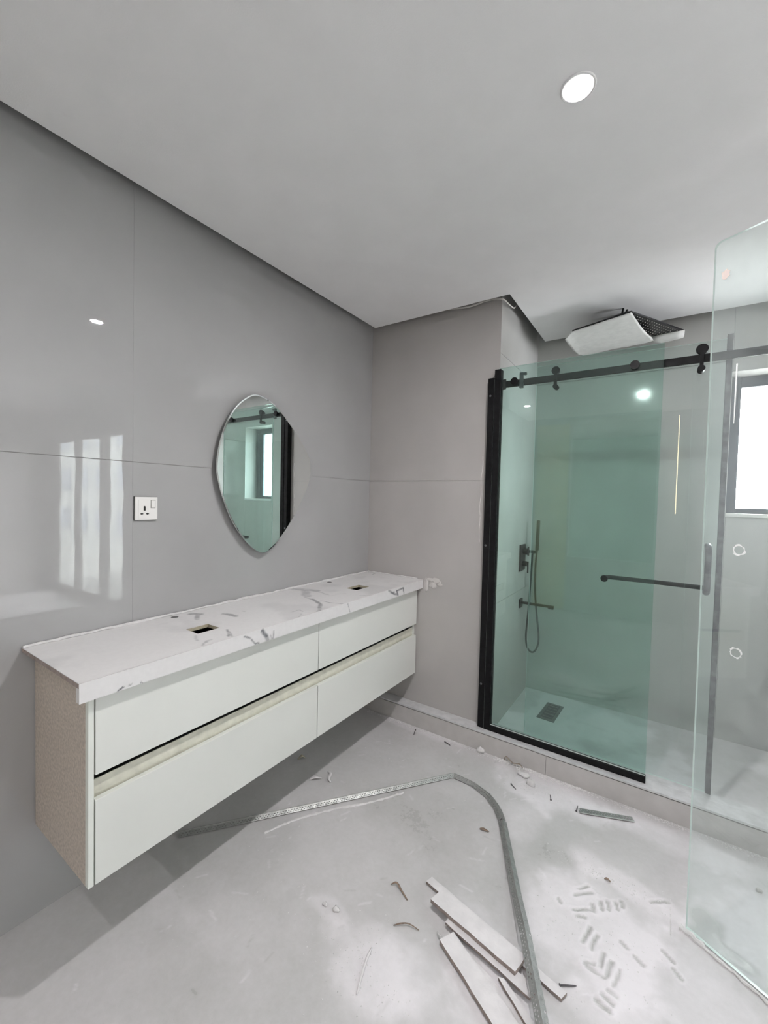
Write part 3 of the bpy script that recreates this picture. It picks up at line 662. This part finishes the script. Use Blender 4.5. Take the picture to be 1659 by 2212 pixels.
r_=random.Random(8); pts=[]
for k in range(14):
    a=2*math.pi*k/14; q=.011*(1+.4*(r_.random()-.5)); pts.append(p+dd*q*math.cos(a)+Vector((0,0,1.4*q*math.sin(a))))
obj('peach_smudge',[tuple(x) for x in pts]+[tuple(x+nrm*.0006) for x in pts],[tuple(range(14))[::-1],tuple(range(14,28))]+[(i,(i+1)%14,14+(i+1)%14,14+i) for i in range(14)],lm,gd)
q=[P0+dd*(.064-.001*i/3)+Vector((0,0,1.83-.06*i))+nrm*.0055 for i in range(4)]
MB().tube(q,[.002,.0022,.0018,.0008],6).build('silicone_drip',M_GFILM,gd,smooth=True)

# ------------------------------------------------------------------ shower fittings on the pier's inner side
mx=thing('shower_mixer',(W1,.555,.93),'dark rectangular two-handle shower mixer on the inner pier wall','shower mixer')
box('cover_plate',(W1+.0002,.495,.936),(W1+.010,.615,1.112),M_FIX,mx,bevel=.002)
for zz,hz in ((1.066,(1.040,1.100)),(.985,(.925,1.0))):
    MB().cyl((W1+.010,.552,zz),(W1+.040,.552,zz),.017,24).build('handle_stem',M_FIX,mx,smooth=True,bevel=.0015)
    box('handle_lever',(W1+.040,.545,hz[0]),(W1+.048,.560,hz[1]),M_FIX,mx,bevel=.001)
hr=thing('handset_holder',(W1,.67,1.04),'small grey wall bracket holding the hand shower','shower bracket')
box('wall_plate',(W1+.0002,.650,1.033),(W1+.010,.690,1.078),M_HOSE,hr,bevel=.0015)
MB().cyl((W1+.010,.667,1.056),(W1+.047,.667,1.056),.011,18).build('arm',M_HOSE,hr,smooth=True)
MB().box((W1+.045,.655,1.046),(W1+.062,.679,1.066)).build('cradle',M_HOSE,hr,bevel=.002)
hs=thing('hand_shower',(.95,.66,.36),'slim grey hand shower with a looping hose hanging beside the mixer','hand shower')
MB().box((.9395,.648,1.0665),(.9605,.669,1.275),Matrix.Rotation(.02,3,'Y'),Vector((.95,.66,1.07))).build('wand',M_HOSE,hs,bevel=.006)
hp=spline([(.950,.66,1.066),(.9445,.66,.98),(.944,.66,.90),(.947,.66,.80),(.9535,.66,.715),(.967,.66,.60),(.980,.66,.50),(.980,.66,.43),(.963,.66,.378),(.937,.66,.361),(.910,.66,.385),(.897,.66,.45),(.899,.665,.55),(.906,.665,.66),(.911,.665,.78),(.916,.665,.91),(.919,.665,1.03),(.920,.667,1.040)],6)
MB().tube(hp,.0062,10).build('hose',M_HOSE,hs,smooth=True)
sp_=thing('bath_spout',(W1,.555,.70),'thin dark wall spout below the mixer in the shower','spout')
box('flange',(W1+.0002,.525,.686),(W1+.010,.585,.746),M_FIX,sp_,bevel=.0015)
MB().box((W1+.010,.541,.714),(1.094,.566,.728)).build('spout_arm',M_FIX,sp_,bevel=.002)
MB().box((1.06,.543,.706),(1.0935,.564,.7139)).build('outlet',M_FIX,sp_,bevel=.001)
# drain
dn=thing('floor_drain',(DCX,DCY,ZS),'square steel floor drain in the shower floor','drain')
R=Matrix.Rotation(-.05,3,'Z'); pv=Vector((DCX,DCY,ZS))
m=MB()
for lo,hi in (((-.052,-.122,0),(.052,-.100,.005)),((-.052,.100,0),(.052,.122,.005)),((-.052,-.0999,0),(-.034,.0999,.005)),((.034,-.0999,0),(.052,.0999,.005))):
    m.box(Vector(lo)+pv+Vector((0,0,.0003)),Vector(hi)+pv,R,pv)
m.build('drain_frame',M_DRAIN,dn,bevel=.001)
m=MB().box(pv+Vector((-.0335,-.0995,.0004)),pv+Vector((.0335,.0995,.0022)),R,pv); m.build('grate',pbr('dark_grate',(.07,.075,.08),.4,metal=.6),dn)
for k in range(5):
    q=-.08+.04*k; MB().box(pv+Vector((-.028,q,.0023)),pv+Vector((.028,q+.012,.0036)),R,pv).build('grate_bar',M_DRAIN,dn)

# ------------------------------------------------------------------ rain shower head and its torn paper
sh=thing('rain_shower_head',(1.449,.508,ZC),'black rectangular rain shower head hung from the ceiling','shower head')
A_=Vector((1.483,.240,2.400)); B_=Vector((1.718,.663,2.400)); D_=Vector((1.179,.353,2.400)); C_=B_+D_-A_
tt=Vector((0,0,.008))
q=[A_,B_,C_,D_]; v=[p for p in q]+[p+tt for p in q]
obj('head_plate',v,[(0,3,2,1)[::-1],(4,5,6,7)[::-1]]+[(i,(i+1)%4,4+(i+1)%4,4+i) for i in range(4)],M_PLATE,sh)
ctr=(B_+D_)/2
MB().cyl(ctr+tt,ctr+Vector((0,0,.05)),.020,20).cyl(ctr+Vector((0,0,.05)),Vector((ctr.x,ctr.y,ZC-.008)),.011,16).build('ceiling_arm',M_BLACK,sh,smooth=True)
MB().cyl((ctr.x,ctr.y,ZC-.008),(ctr.x,ctr.y,ZC-.0003),.028,24).build('ceiling_flange',M_BLACK,sh,smooth=True)
MB().tube(spline([(ctr.x-.02,ctr.y-.08,ZC-.001),(ctr.x-.022,ctr.y-.09,ZC-.03),(ctr.x-.008,ctr.y-.10,ZC-.040),(ctr.x+.004,ctr.y-.105,ZC-.02)],4),.0055,8).build('bracket_hook',M_BLACK,sh,smooth=True)
nz_=MB(); eu=(B_-A_); ev=(D_-A_); nu,nv=22,14
for i in range(nu):
    for k in range(nv):
        p=A_+eu*((i+.7)/(nu+.4))+ev*((k+.7)/(nv+.4)); nz_.cyl(p-Vector((0,0,.0022)),p+Vector((0,0,.0005)),.0019,6,r2=.0026)
no=nz_.build('nozzles',M_NOZ,sh); no['kind']='stuff'
# paper: rows from the near edge (on the plate) to the far edge
rows=[[(1.128,.41,2.380),(1.180,.347,2.398),(1.484,.235,2.398)],
      [(1.133,.50,2.378),(1.181,.441,2.388),(1.512,.385,2.384)],
      [(1.143,.60,2.372),(1.182,.562,2.378),(1.536,.489,2.374)],
      [(1.155,.70,2.374),(1.180,.70,2.376),(1.562,.600,2.374)],
      [(1.163,.755,2.385),(1.185,.765,2.380),(1.575,.690,2.378)]]
nu_=26; grid=[]
for r in rows:
    a,b_,c_=[Vector(x) for x in r]; row=[a.lerp(b_,t/4) for t in range(4)]+[b_.lerp(c_,t/(nu_-1)) for t in range(nu_)]
    grid.append(row)
fine_rows=[]
for j in range(len(grid[0])):
    col=spline([g[j] for g in grid],6); fine_rows.append(col)
nr=len(fine_rows[0]); v=[]; rr=random.Random(5)
for j,col in enumerate(fine_rows):
    for i,p in enumerate(col):
        w_=.0022*math.sin(i*.9+.35*j)*(i/nr)+.0015*rr.random(); v.append((p.x,p.y,min(p.z+w_,2.3965)))
f=[(j*nr+i,j*nr+i+1,(j+1)*nr+i+1,(j+1)*nr+i) for j in range(len(fine_rows)-1) for i in range(nr-1)]
pc=thing('masking_paper',(1.37,.5,2.37),'torn white masking paper still covering most of the rain shower head','paper')
o=obj('sheet',v,f,M_PAPER,pc,smooth=True); m=o.modifiers.new('t','SOLIDIFY'); m.thickness=.0008; m.offset=-1
# bunched strip at the far right corner
v=[];f=[]; path_=[((1.560,.655),(1.566,.728)),((1.600,.650),(1.616,.770)),((1.626,.640),(1.655,.762)),((1.68,.640),(1.69,.752)),((1.722,.640),(1.715,.735))]
rr=random.Random(9); nn_=8
for (a,b_) in path_:
    for k in range(nn_+1):
        t=k/nn_; x=a[0]+(b_[0]-a[0])*t; y=a[1]+(b_[1]-a[1])*t; v.append((x,y,2.394-.022*math.sin(math.pi*t)+.004*rr.random()-.003*math.sin(9*t)))
for i in range(len(path_)-1):
    for k in range(nn_): f.append((i*(nn_+1)+k,(i+1)*(nn_+1)+k,(i+1)*(nn_+1)+k+1,i*(nn_+1)+k+1))
o=obj('bunched_flap',v,f,M_PAPER,pc,smooth=True); m=o.modifiers.new('t','SOLIDIFY'); m.thickness=.0015

# ------------------------------------------------------------------ loose LED tape round the pier top
pts=spline([(.50,-.03,2.532),(.588,-.03,2.519),(.693,-.03,2.506),(.792,-.03,2.516),(.859,-.028,2.512),(.896,-.022,2.500),(.908,.03,2.492),(.912,.10,2.50),(.906,.17,2.545)],5)
v=[];f=[]
for p in pts: v+=[(p.x,p.y,p.z-.004),(p.x,p.y,p.z+.004),(p.x+.001,p.y+.0025,p.z+.004),(p.x+.001,p.y+.0025,p.z-.004)]
for i in range(len(pts)-1):
    for k in range(4): f.append((4*i+k,4*i+(k+1)%4,4*i+4+(k+1)%4,4*i+4+k))
tag(obj('led_tape',v,f,M_LED,smooth=False),'loose pale tape drooping from the ceiling gap around the pier corner','light strip')

# ------------------------------------------------------------------ perforated corner beads
def perf_strip(b, path_pts, side, up_, w=.026, step=.012, rows_=2, hole=.58):
    """flat perforated wing: path line (ridge), goes out by vector side*w (+up_) ; holes are real"""
    P=[Vector(p) for p in path_pts]
    for s in range(len(P)-1):
        a,c_=P[s],P[s+1]; L_=(c_-a).length; n=max(1,int(L_/step)); sd=side[s] if isinstance(side,list) else side
        for i in range(n):
            p=a.lerp(c_,i/n); q=a.lerp(c_,(i+1)/n)
            # solid margins
            def pt(base,k): return base+sd*w*k
            for k0,k1 in ((0,.22),(.92,1)): b.add([pt(p,k0),pt(q,k0),pt(q,k1),pt(p,k1)],[(0,1,2,3)])
            ks=[.22+.70*r/rows_ for r in range(rows_+1)]
            for r in range(rows_):
                k0,k1=ks[r],ks[r+1]; off=.5 if r%2 else 0
                p_=a.lerp(c_,min((i+off)/n,1)); q_=a.lerp(c_,min((i+1+off)/n,1))
                if (q_-p_).length<1e-4: continue
                o4=[pt(p_,k0),pt(q_,k0),pt(q_,k1),pt(p_,k1)]; cen=sum(o4,Vector())/4
                i4=[(o4[0]+o4[1])/2,(o4[1]+o4[2])/2,(o4[2]+o4[3])/2,(o4[3]+o4[0])/2]; i4=[cen+(x-cen)*hole for x in i4]
                b.add(o4+i4,[(0,1,4),(1,5,4),(1,2,5),(2,6,5),(2,3,6),(3,7,6),(3,0,7),(0,4,7)])
def bead(name,pts,label,w=.0205,lifts=None):
    r=thing(name,(pts[0][0],pts[0][1],0),label,'metal strip')
    P=[Vector((x,y,(lifts[i] if lifts else .015))) for i,(x,y) in enumerate(pts)]
    for sgn in (1,-1):
        b=MB(); sides=[]
        for i in range(len(P)-1):
            d=(P[i+1]-P[i]).normalized(); s=Vector((-d.y,d.x,0))*sgn; s=(s*.86-Vector((0,0,.52))).normalized(); sides.append(s)
        perf_strip(b,P,sides,None,w=w,hole=.62 if sgn<0 else .25)
        o=b.build('perforated_wing',M_ZINC,r); m=o.modifiers.new('t','SOLIDIFY'); m.thickness=.0007; m.offset=0
    nose=MB().tube([p+Vector((0,0,.0006)) for p in P],.0016,8).build('nose_ridge',M_ZINC,r,smooth=True)
    return r
bead('corner_bead',[(.071,-1.371),(.45,-.865),(.828,-.363)],'long straight galvanised corner bead running out from under the vanity')
bead('corner_bead',[(.834,-.3605),(.94,-.366),(1.029,-.401),(1.09,-.455),(1.130,-.513)],'short bent piece of galvanised corner bead curving towards the shower kerb')
bead('corner_bead',[(1.134,-.518),(1.29,-.84),(1.36,-.985),(1.447,-1.164),(1.56,-1.40)],'long galvanised corner bead crossing the plasterboard offcuts in front',lifts=[.015,.032,.058,.058,.058])
bo=thing('perforated_strip',(1.51,-.2,0),'short flat perforated steel offcut lying near the shower kerb','metal strip')
a=Vector((1.403,-.262,.006)); c_=Vector((1.612,-.177,.006)); d=(c_-a).normalized(); s=Vector((-d.y,d.x,0))
b=MB(); perf_strip(b,[a,c_],s,None,w=.030,step=.0125,rows_=2,hole=.80); o=b.build('perforated_plate',M_ZINC,bo); m=o.modifiers.new('t','SOLIDIFY'); m.thickness=.0008
MB().tube([a,c_],.0022,8).build('rolled_edge',M_ZINC,bo,smooth=True)

# ------------------------------------------------------------------ plasterboard offcuts
def offcut(pts,z,th,label,seed):
    """pts: outline; jittered edges, face and raw edge materials"""
    r=random.Random(seed); P=[]
    n=len(pts)
    for i in range(n):
        a=Vector((*pts[i],0)); c_=Vector((*pts[(i+1)%n],0)); L_=(c_-a).length; k=max(1,int(L_/.03))
        nr_=Vector((-(c_-a).y,(c_-a).x,0)).normalized()
        for j in range(k):
            q=a.lerp(c_,j/k); 
            if j: q=q+nr_*r.uniform(-.0015,.0015)
            P.append(q)
    m=len(P); 
    v=[(p.x,p.y,z) for p in P]+[(p.x,p.y,z+th) for p in P]
    f=[tuple(range(m))[::-1],tuple(range(m,2*m))]+[(i,(i+1)%m,m+(i+1)%m,m+i) for i in range(m)]
    o=obj('plasterboard_offcut',v,f,None,mats=[M_GYP,M_GYPE],fmat=[0,0]+[1]*m)
    return tag(o,label,'board','plasterboard offcuts on the floor')
E0=.0005
offcut([(1.484,-1.071),(1.494,-1.046),(1.012,-.943),(1.003,-.972)][::-1],.0035,.009,'longest thin plasterboard strip, sticking out at both ends under the wide piece',1)
offcut([(1.412,-1.128),(1.428,-1.092),(1.13,-1.035),(1.128,-1.073)][::-1],.0130,.008,'narrow plasterboard strip just under the lower edge of the wide piece',2)
offcut([(1.362,-1.098),(1.376,-1.036),(1.075,-.978),(1.058,-1.043)][::-1],.0215,.013,'widest plasterboard offcut, lying on top of the pile',3)
offcut([(1.136,-1.130),(1.162,-1.082),(1.49,-1.245),(1.46,-1.300)],.0035,.014,'long plasterboard offcut nearest the camera with a brown edge',4)
offcut([(1.212,-1.112),(1.224,-1.100),(1.465,-1.190),(1.49,-1.228)],.0020,.003,'thin white paper-faced sliver between two plasterboard offcuts',5)
offcut([(1.322,-1.124),(1.336,-1.117),(1.50,-1.213),(1.49,-1.236)],.0060,.010,'short wedge of plasterboard with pale brown edge beside the big offcut',6)

# ------------------------------------------------------------------ small debris, each its own thing
def shaving(pts,r,mat,label,cat,name,z=.004):
    P=spline([(x,y,zz if zz is not None else z) for x,y,zz in pts],5)
    v=[];f=[]
    for i,p in enumerate(P):
        d=(P[min(i+1,len(P)-1)]-P[max(i-1,0)]).normalized(); s=Vector((-d.y,d.x,.0)).normalized()*r*(.35+.65*math.sin(math.pi*(i+.6)/(len(P)+.2)))
        tw=.25*math.sin(i*.5); zz=Vector((0,0,abs(s.length)*tw))
        v+=[p+s+zz,p-s-zz*.2+Vector((0,0,.0008)),p-s-zz*.2+Vector((0,0,.0022)),p+s+zz+Vector((0,0,.0015))]
    for i in range(len(P)-1):
        for k in range(4): f.append((4*i+k,4*i+4+k,4*i+4+(k+1)%4,4*i+(k+1)%4))
    f+=[(0,1,2,3),tuple(4*(len(P)-1)+k for k in (3,2,1,0))]
    return tag(obj(name,[tuple(x) for x in v],f,mat,smooth=True),label,cat)
shaving([(.901,-1.048,.003),(.918,-1.038,.010),(.945,-1.048,.004),(.98,-1.066,.003)],.0035,M_BROWN,'curled dark brown paper shaving left of the offcut pile','shaving','paper_shaving')
shaving([(.987,-1.167,.003),(1.005,-1.150,.006),(1.028,-1.136,.007),(1.063,-1.132,.003)],.0025,M_BROWN,'thin reddish-brown paper sliver left of the lowest offcuts','shaving','paper_shaving')
shaving([(1.068,-.612,.003),(1.085,-.608,.005),(1.106,-.606,.003)],.006,M_BROWN,'small brown chip inside the bend of the corner beads','chip','paper_chip')
shaving([(1.536,-.569,.004),(1.546,-.565,.006),(1.557,-.570,.004)],.004,M_BROWN,'tiny dark red chip beyond the shoe prints','chip','paper_chip')
shaving([(.264,-.812,.003),(.285,-.79,.012),(.308,-.768,.003)],.011,M_GYP,'curled white paper scrap near the vanity shadow edge','scrap','paper_scrap')
shaving([(.30,-.712,.003),(.33,-.728,.012),(.345,-.758,.012),(.364,-.765,.003)],.007,M_GYP,'small curved white scrap beside the curled one','scrap','paper_scrap')
shaving([(.105,-.735,.003),(.118,-.715,.018),(.13,-.70,.003)],.009,M_PLY,'small tan curl of board lying under the vanity edge','scrap','board_scrap')
shaving([(.969,-1.263,.003),(.978,-1.307,.006),(1.006,-1.388,.003)],.004,M_GYP,'pale stick of plaster at the bottom of the picture','splinter','plaster_splinter')
shaving([(1.001,-.086,.006),(1.012,-.09,.030),(1.05,-.094,.012),(1.085,-.098,.020),(1.105,-.10,.008)],.006,pbr('torn_tan_paper',(.38,.33,.28),.9,noise=.3,nscale=60),'torn tan paper strip leaning against the kerb','scrap','torn_paper')
shaving([(1.114,-1.102,.004),(1.124,-1.112,.010),(1.138,-1.118,.016)],.0035,M_GYP,'small upturned paper tongue at the tip of the near offcut','scrap','paper_scrap')
def screw(a,b_,label,r=.0022):
    A=Vector((*a,.0052)); B=Vector((*b_,.0026)); s_=thing('drywall_screw',((A.x+B.x)/2,(A.y+B.y)/2,0),label,'screw')
    MB().tube([A,A.lerp(B,.5),A.lerp(B,.9),B],[r,r,r*.8,r*.15],8).build('shank',M_SCREW,s_,smooth=True)
    d=(B-A).normalized(); MB().cyl(A-d*.003,A,.0042,12,r2=r).build('head',M_SCREW,s_,smooth=True)
screw((1.389,-.257),(1.388,-.215),'dark screw beside the end of the flat perforated strip')
screw((1.277,-.251),(1.266,-.213),'dark screw lying midway between kerb and bent bead')
screw((1.093,-.255),(1.122,-.275),'dark screw just beyond the bend of the corner bead')
screw((.469,-.117),(.485,-.165),'dark screw on the floor close to the kerb, farthest from the camera')
screw((1.474,-1.030),(1.513,-1.003),'grey screw right of the plasterboard pile')
screw((.669,-.121),(.707,-.131),'short grey screw by the kerb, second from the vanity',r=.003)
tag(lumpy('plaster_lump',.869,-.092,.015,.020,.014,.018,M_PUTTY,seed=3),'rounded plaster lump against the kerb below the black wall channel','plaster')
tag(lumpy('plaster_lump',1.172,-.195,.010,.022,.016,.013,M_PUTTY,seed=5),'white plaster lump in the dust left of the flat perforated strip','plaster')
tag(lumpy('plaster_lump',1.125,-.15,.008,.03,.018,.010,M_PUTTY,seed=6),'flattened white plaster lump nearest the torn tan paper','plaster')
tag(lumpy('plaster_lump',.80,-1.234,.006,.012,.009,.008,M_PUTTY,seed=8),'larger of two white crumbs on the clean floor left of the offcuts','plaster')
tag(lumpy('plaster_lump',.757,-1.243,.005,.009,.006,.006,M_PUTTY,seed=9),'smaller of two white crumbs on the clean floor left of the offcuts','plaster')
tag(lumpy('plaster_lump',2.008,-.291,.006,.010,.007,.007,M_CRUMB,seed=12),'grey crumb on the dusty floor seen through the glass door leaf','plaster')
# long ridge of dried putty parallel to the straight bead
rp=[(.346,-1.162),(.372,-1.09),(.40,-1.031),(.445,-.958),(.49,-.892),(.545,-.826),(.599,-.76),(.645,-.69),(.69,-.616)]
P=spline([(x,y,.002) for x,y in rp],6); r_=random.Random(2)
tag(MB().tube([p+Vector((r_.uniform(-.002,.002),r_.uniform(-.002,.002),0)) for p in P],[.0025+.0035*r_.random() for p in P],6).build('putty_ridge',M_PUTTY,smooth=True),'long thin ridge of dried putty parallel to the straight corner bead','putty')
# broken filler line under the glass door leaf
ep=[tuple((P0+dd*t+nrm*.017)[:2]) for t in (-.01,.03,.08,.13,.18,.24,.32,.5)]
P=spline([(x,y,.003) for x,y in ep],6)
tag(MB().tube([p+Vector((r_.uniform(-.003,.003),r_.uniform(-.003,.003),0)) for p in P],[(.010 if i<10 else .005)*(.5+r_.random()*.7) for i,p in enumerate(P)],7).build('filler_line',M_PUTTY,smooth=True),'lumpy line of white filler along the foot of the glass door leaf','putty')
# debris ridge along the kerb foot and loose dust grains
b=MB(); r_=random.Random(31)
def grain(x,y,s):
    a=r_.uniform(0,6.28); h=s*r_.uniform(.4,.9); v=[]
    for k in range(4): v.append((x+s*math.cos(a+k*1.57)*r_.uniform(.6,1.2),y+s*math.sin(a+k*1.57)*r_.uniform(.6,1.2),.0008))
    v+= [(x+s*.3*r_.uniform(-1,1),y+s*.3*r_.uniform(-1,1),.0008+h)]
    b.add(v,[(3,2,1,0),(0,1,4),(1,2,4),(2,3,4),(3,0,4)])
for _ in range(1500):
    x=r_.uniform(.1,2.3); y=-.078-abs(r_.gauss(0,.016)); grain(x,y,r_.uniform(.0015,.0055)*(1.5 if .95<x<1.4 else .8))
for (cx,cy,rx,ry,n_) in ((1.22,-.18,.16,.08,420),(1.6,-.55,.2,.05,300),(1.35,-1.1,.2,.12,260),(1.0,-1.3,.2,.12,240),(1.55,-.85,.2,.2,260),(.7,-.4,.4,.25,70),(.5,-1.3,.3,.3,60),(1.85,-.62,.12,.04,120)):
    for _ in range(n_):
        gx_,gy_=min(max(r_.gauss(cx,rx*.6),.05),1.74),min(r_.gauss(cy,ry*.6),-.09)
        if not (1.0<gx_<1.5 and -1.31<gy_<-.93): grain(gx_,gy_,r_.uniform(.0008,.003))
o=b.build('plaster_debris',M_PUTTY); tag(o,'white plaster grit scattered over the floor and along the kerb','debris',kind='stuff')
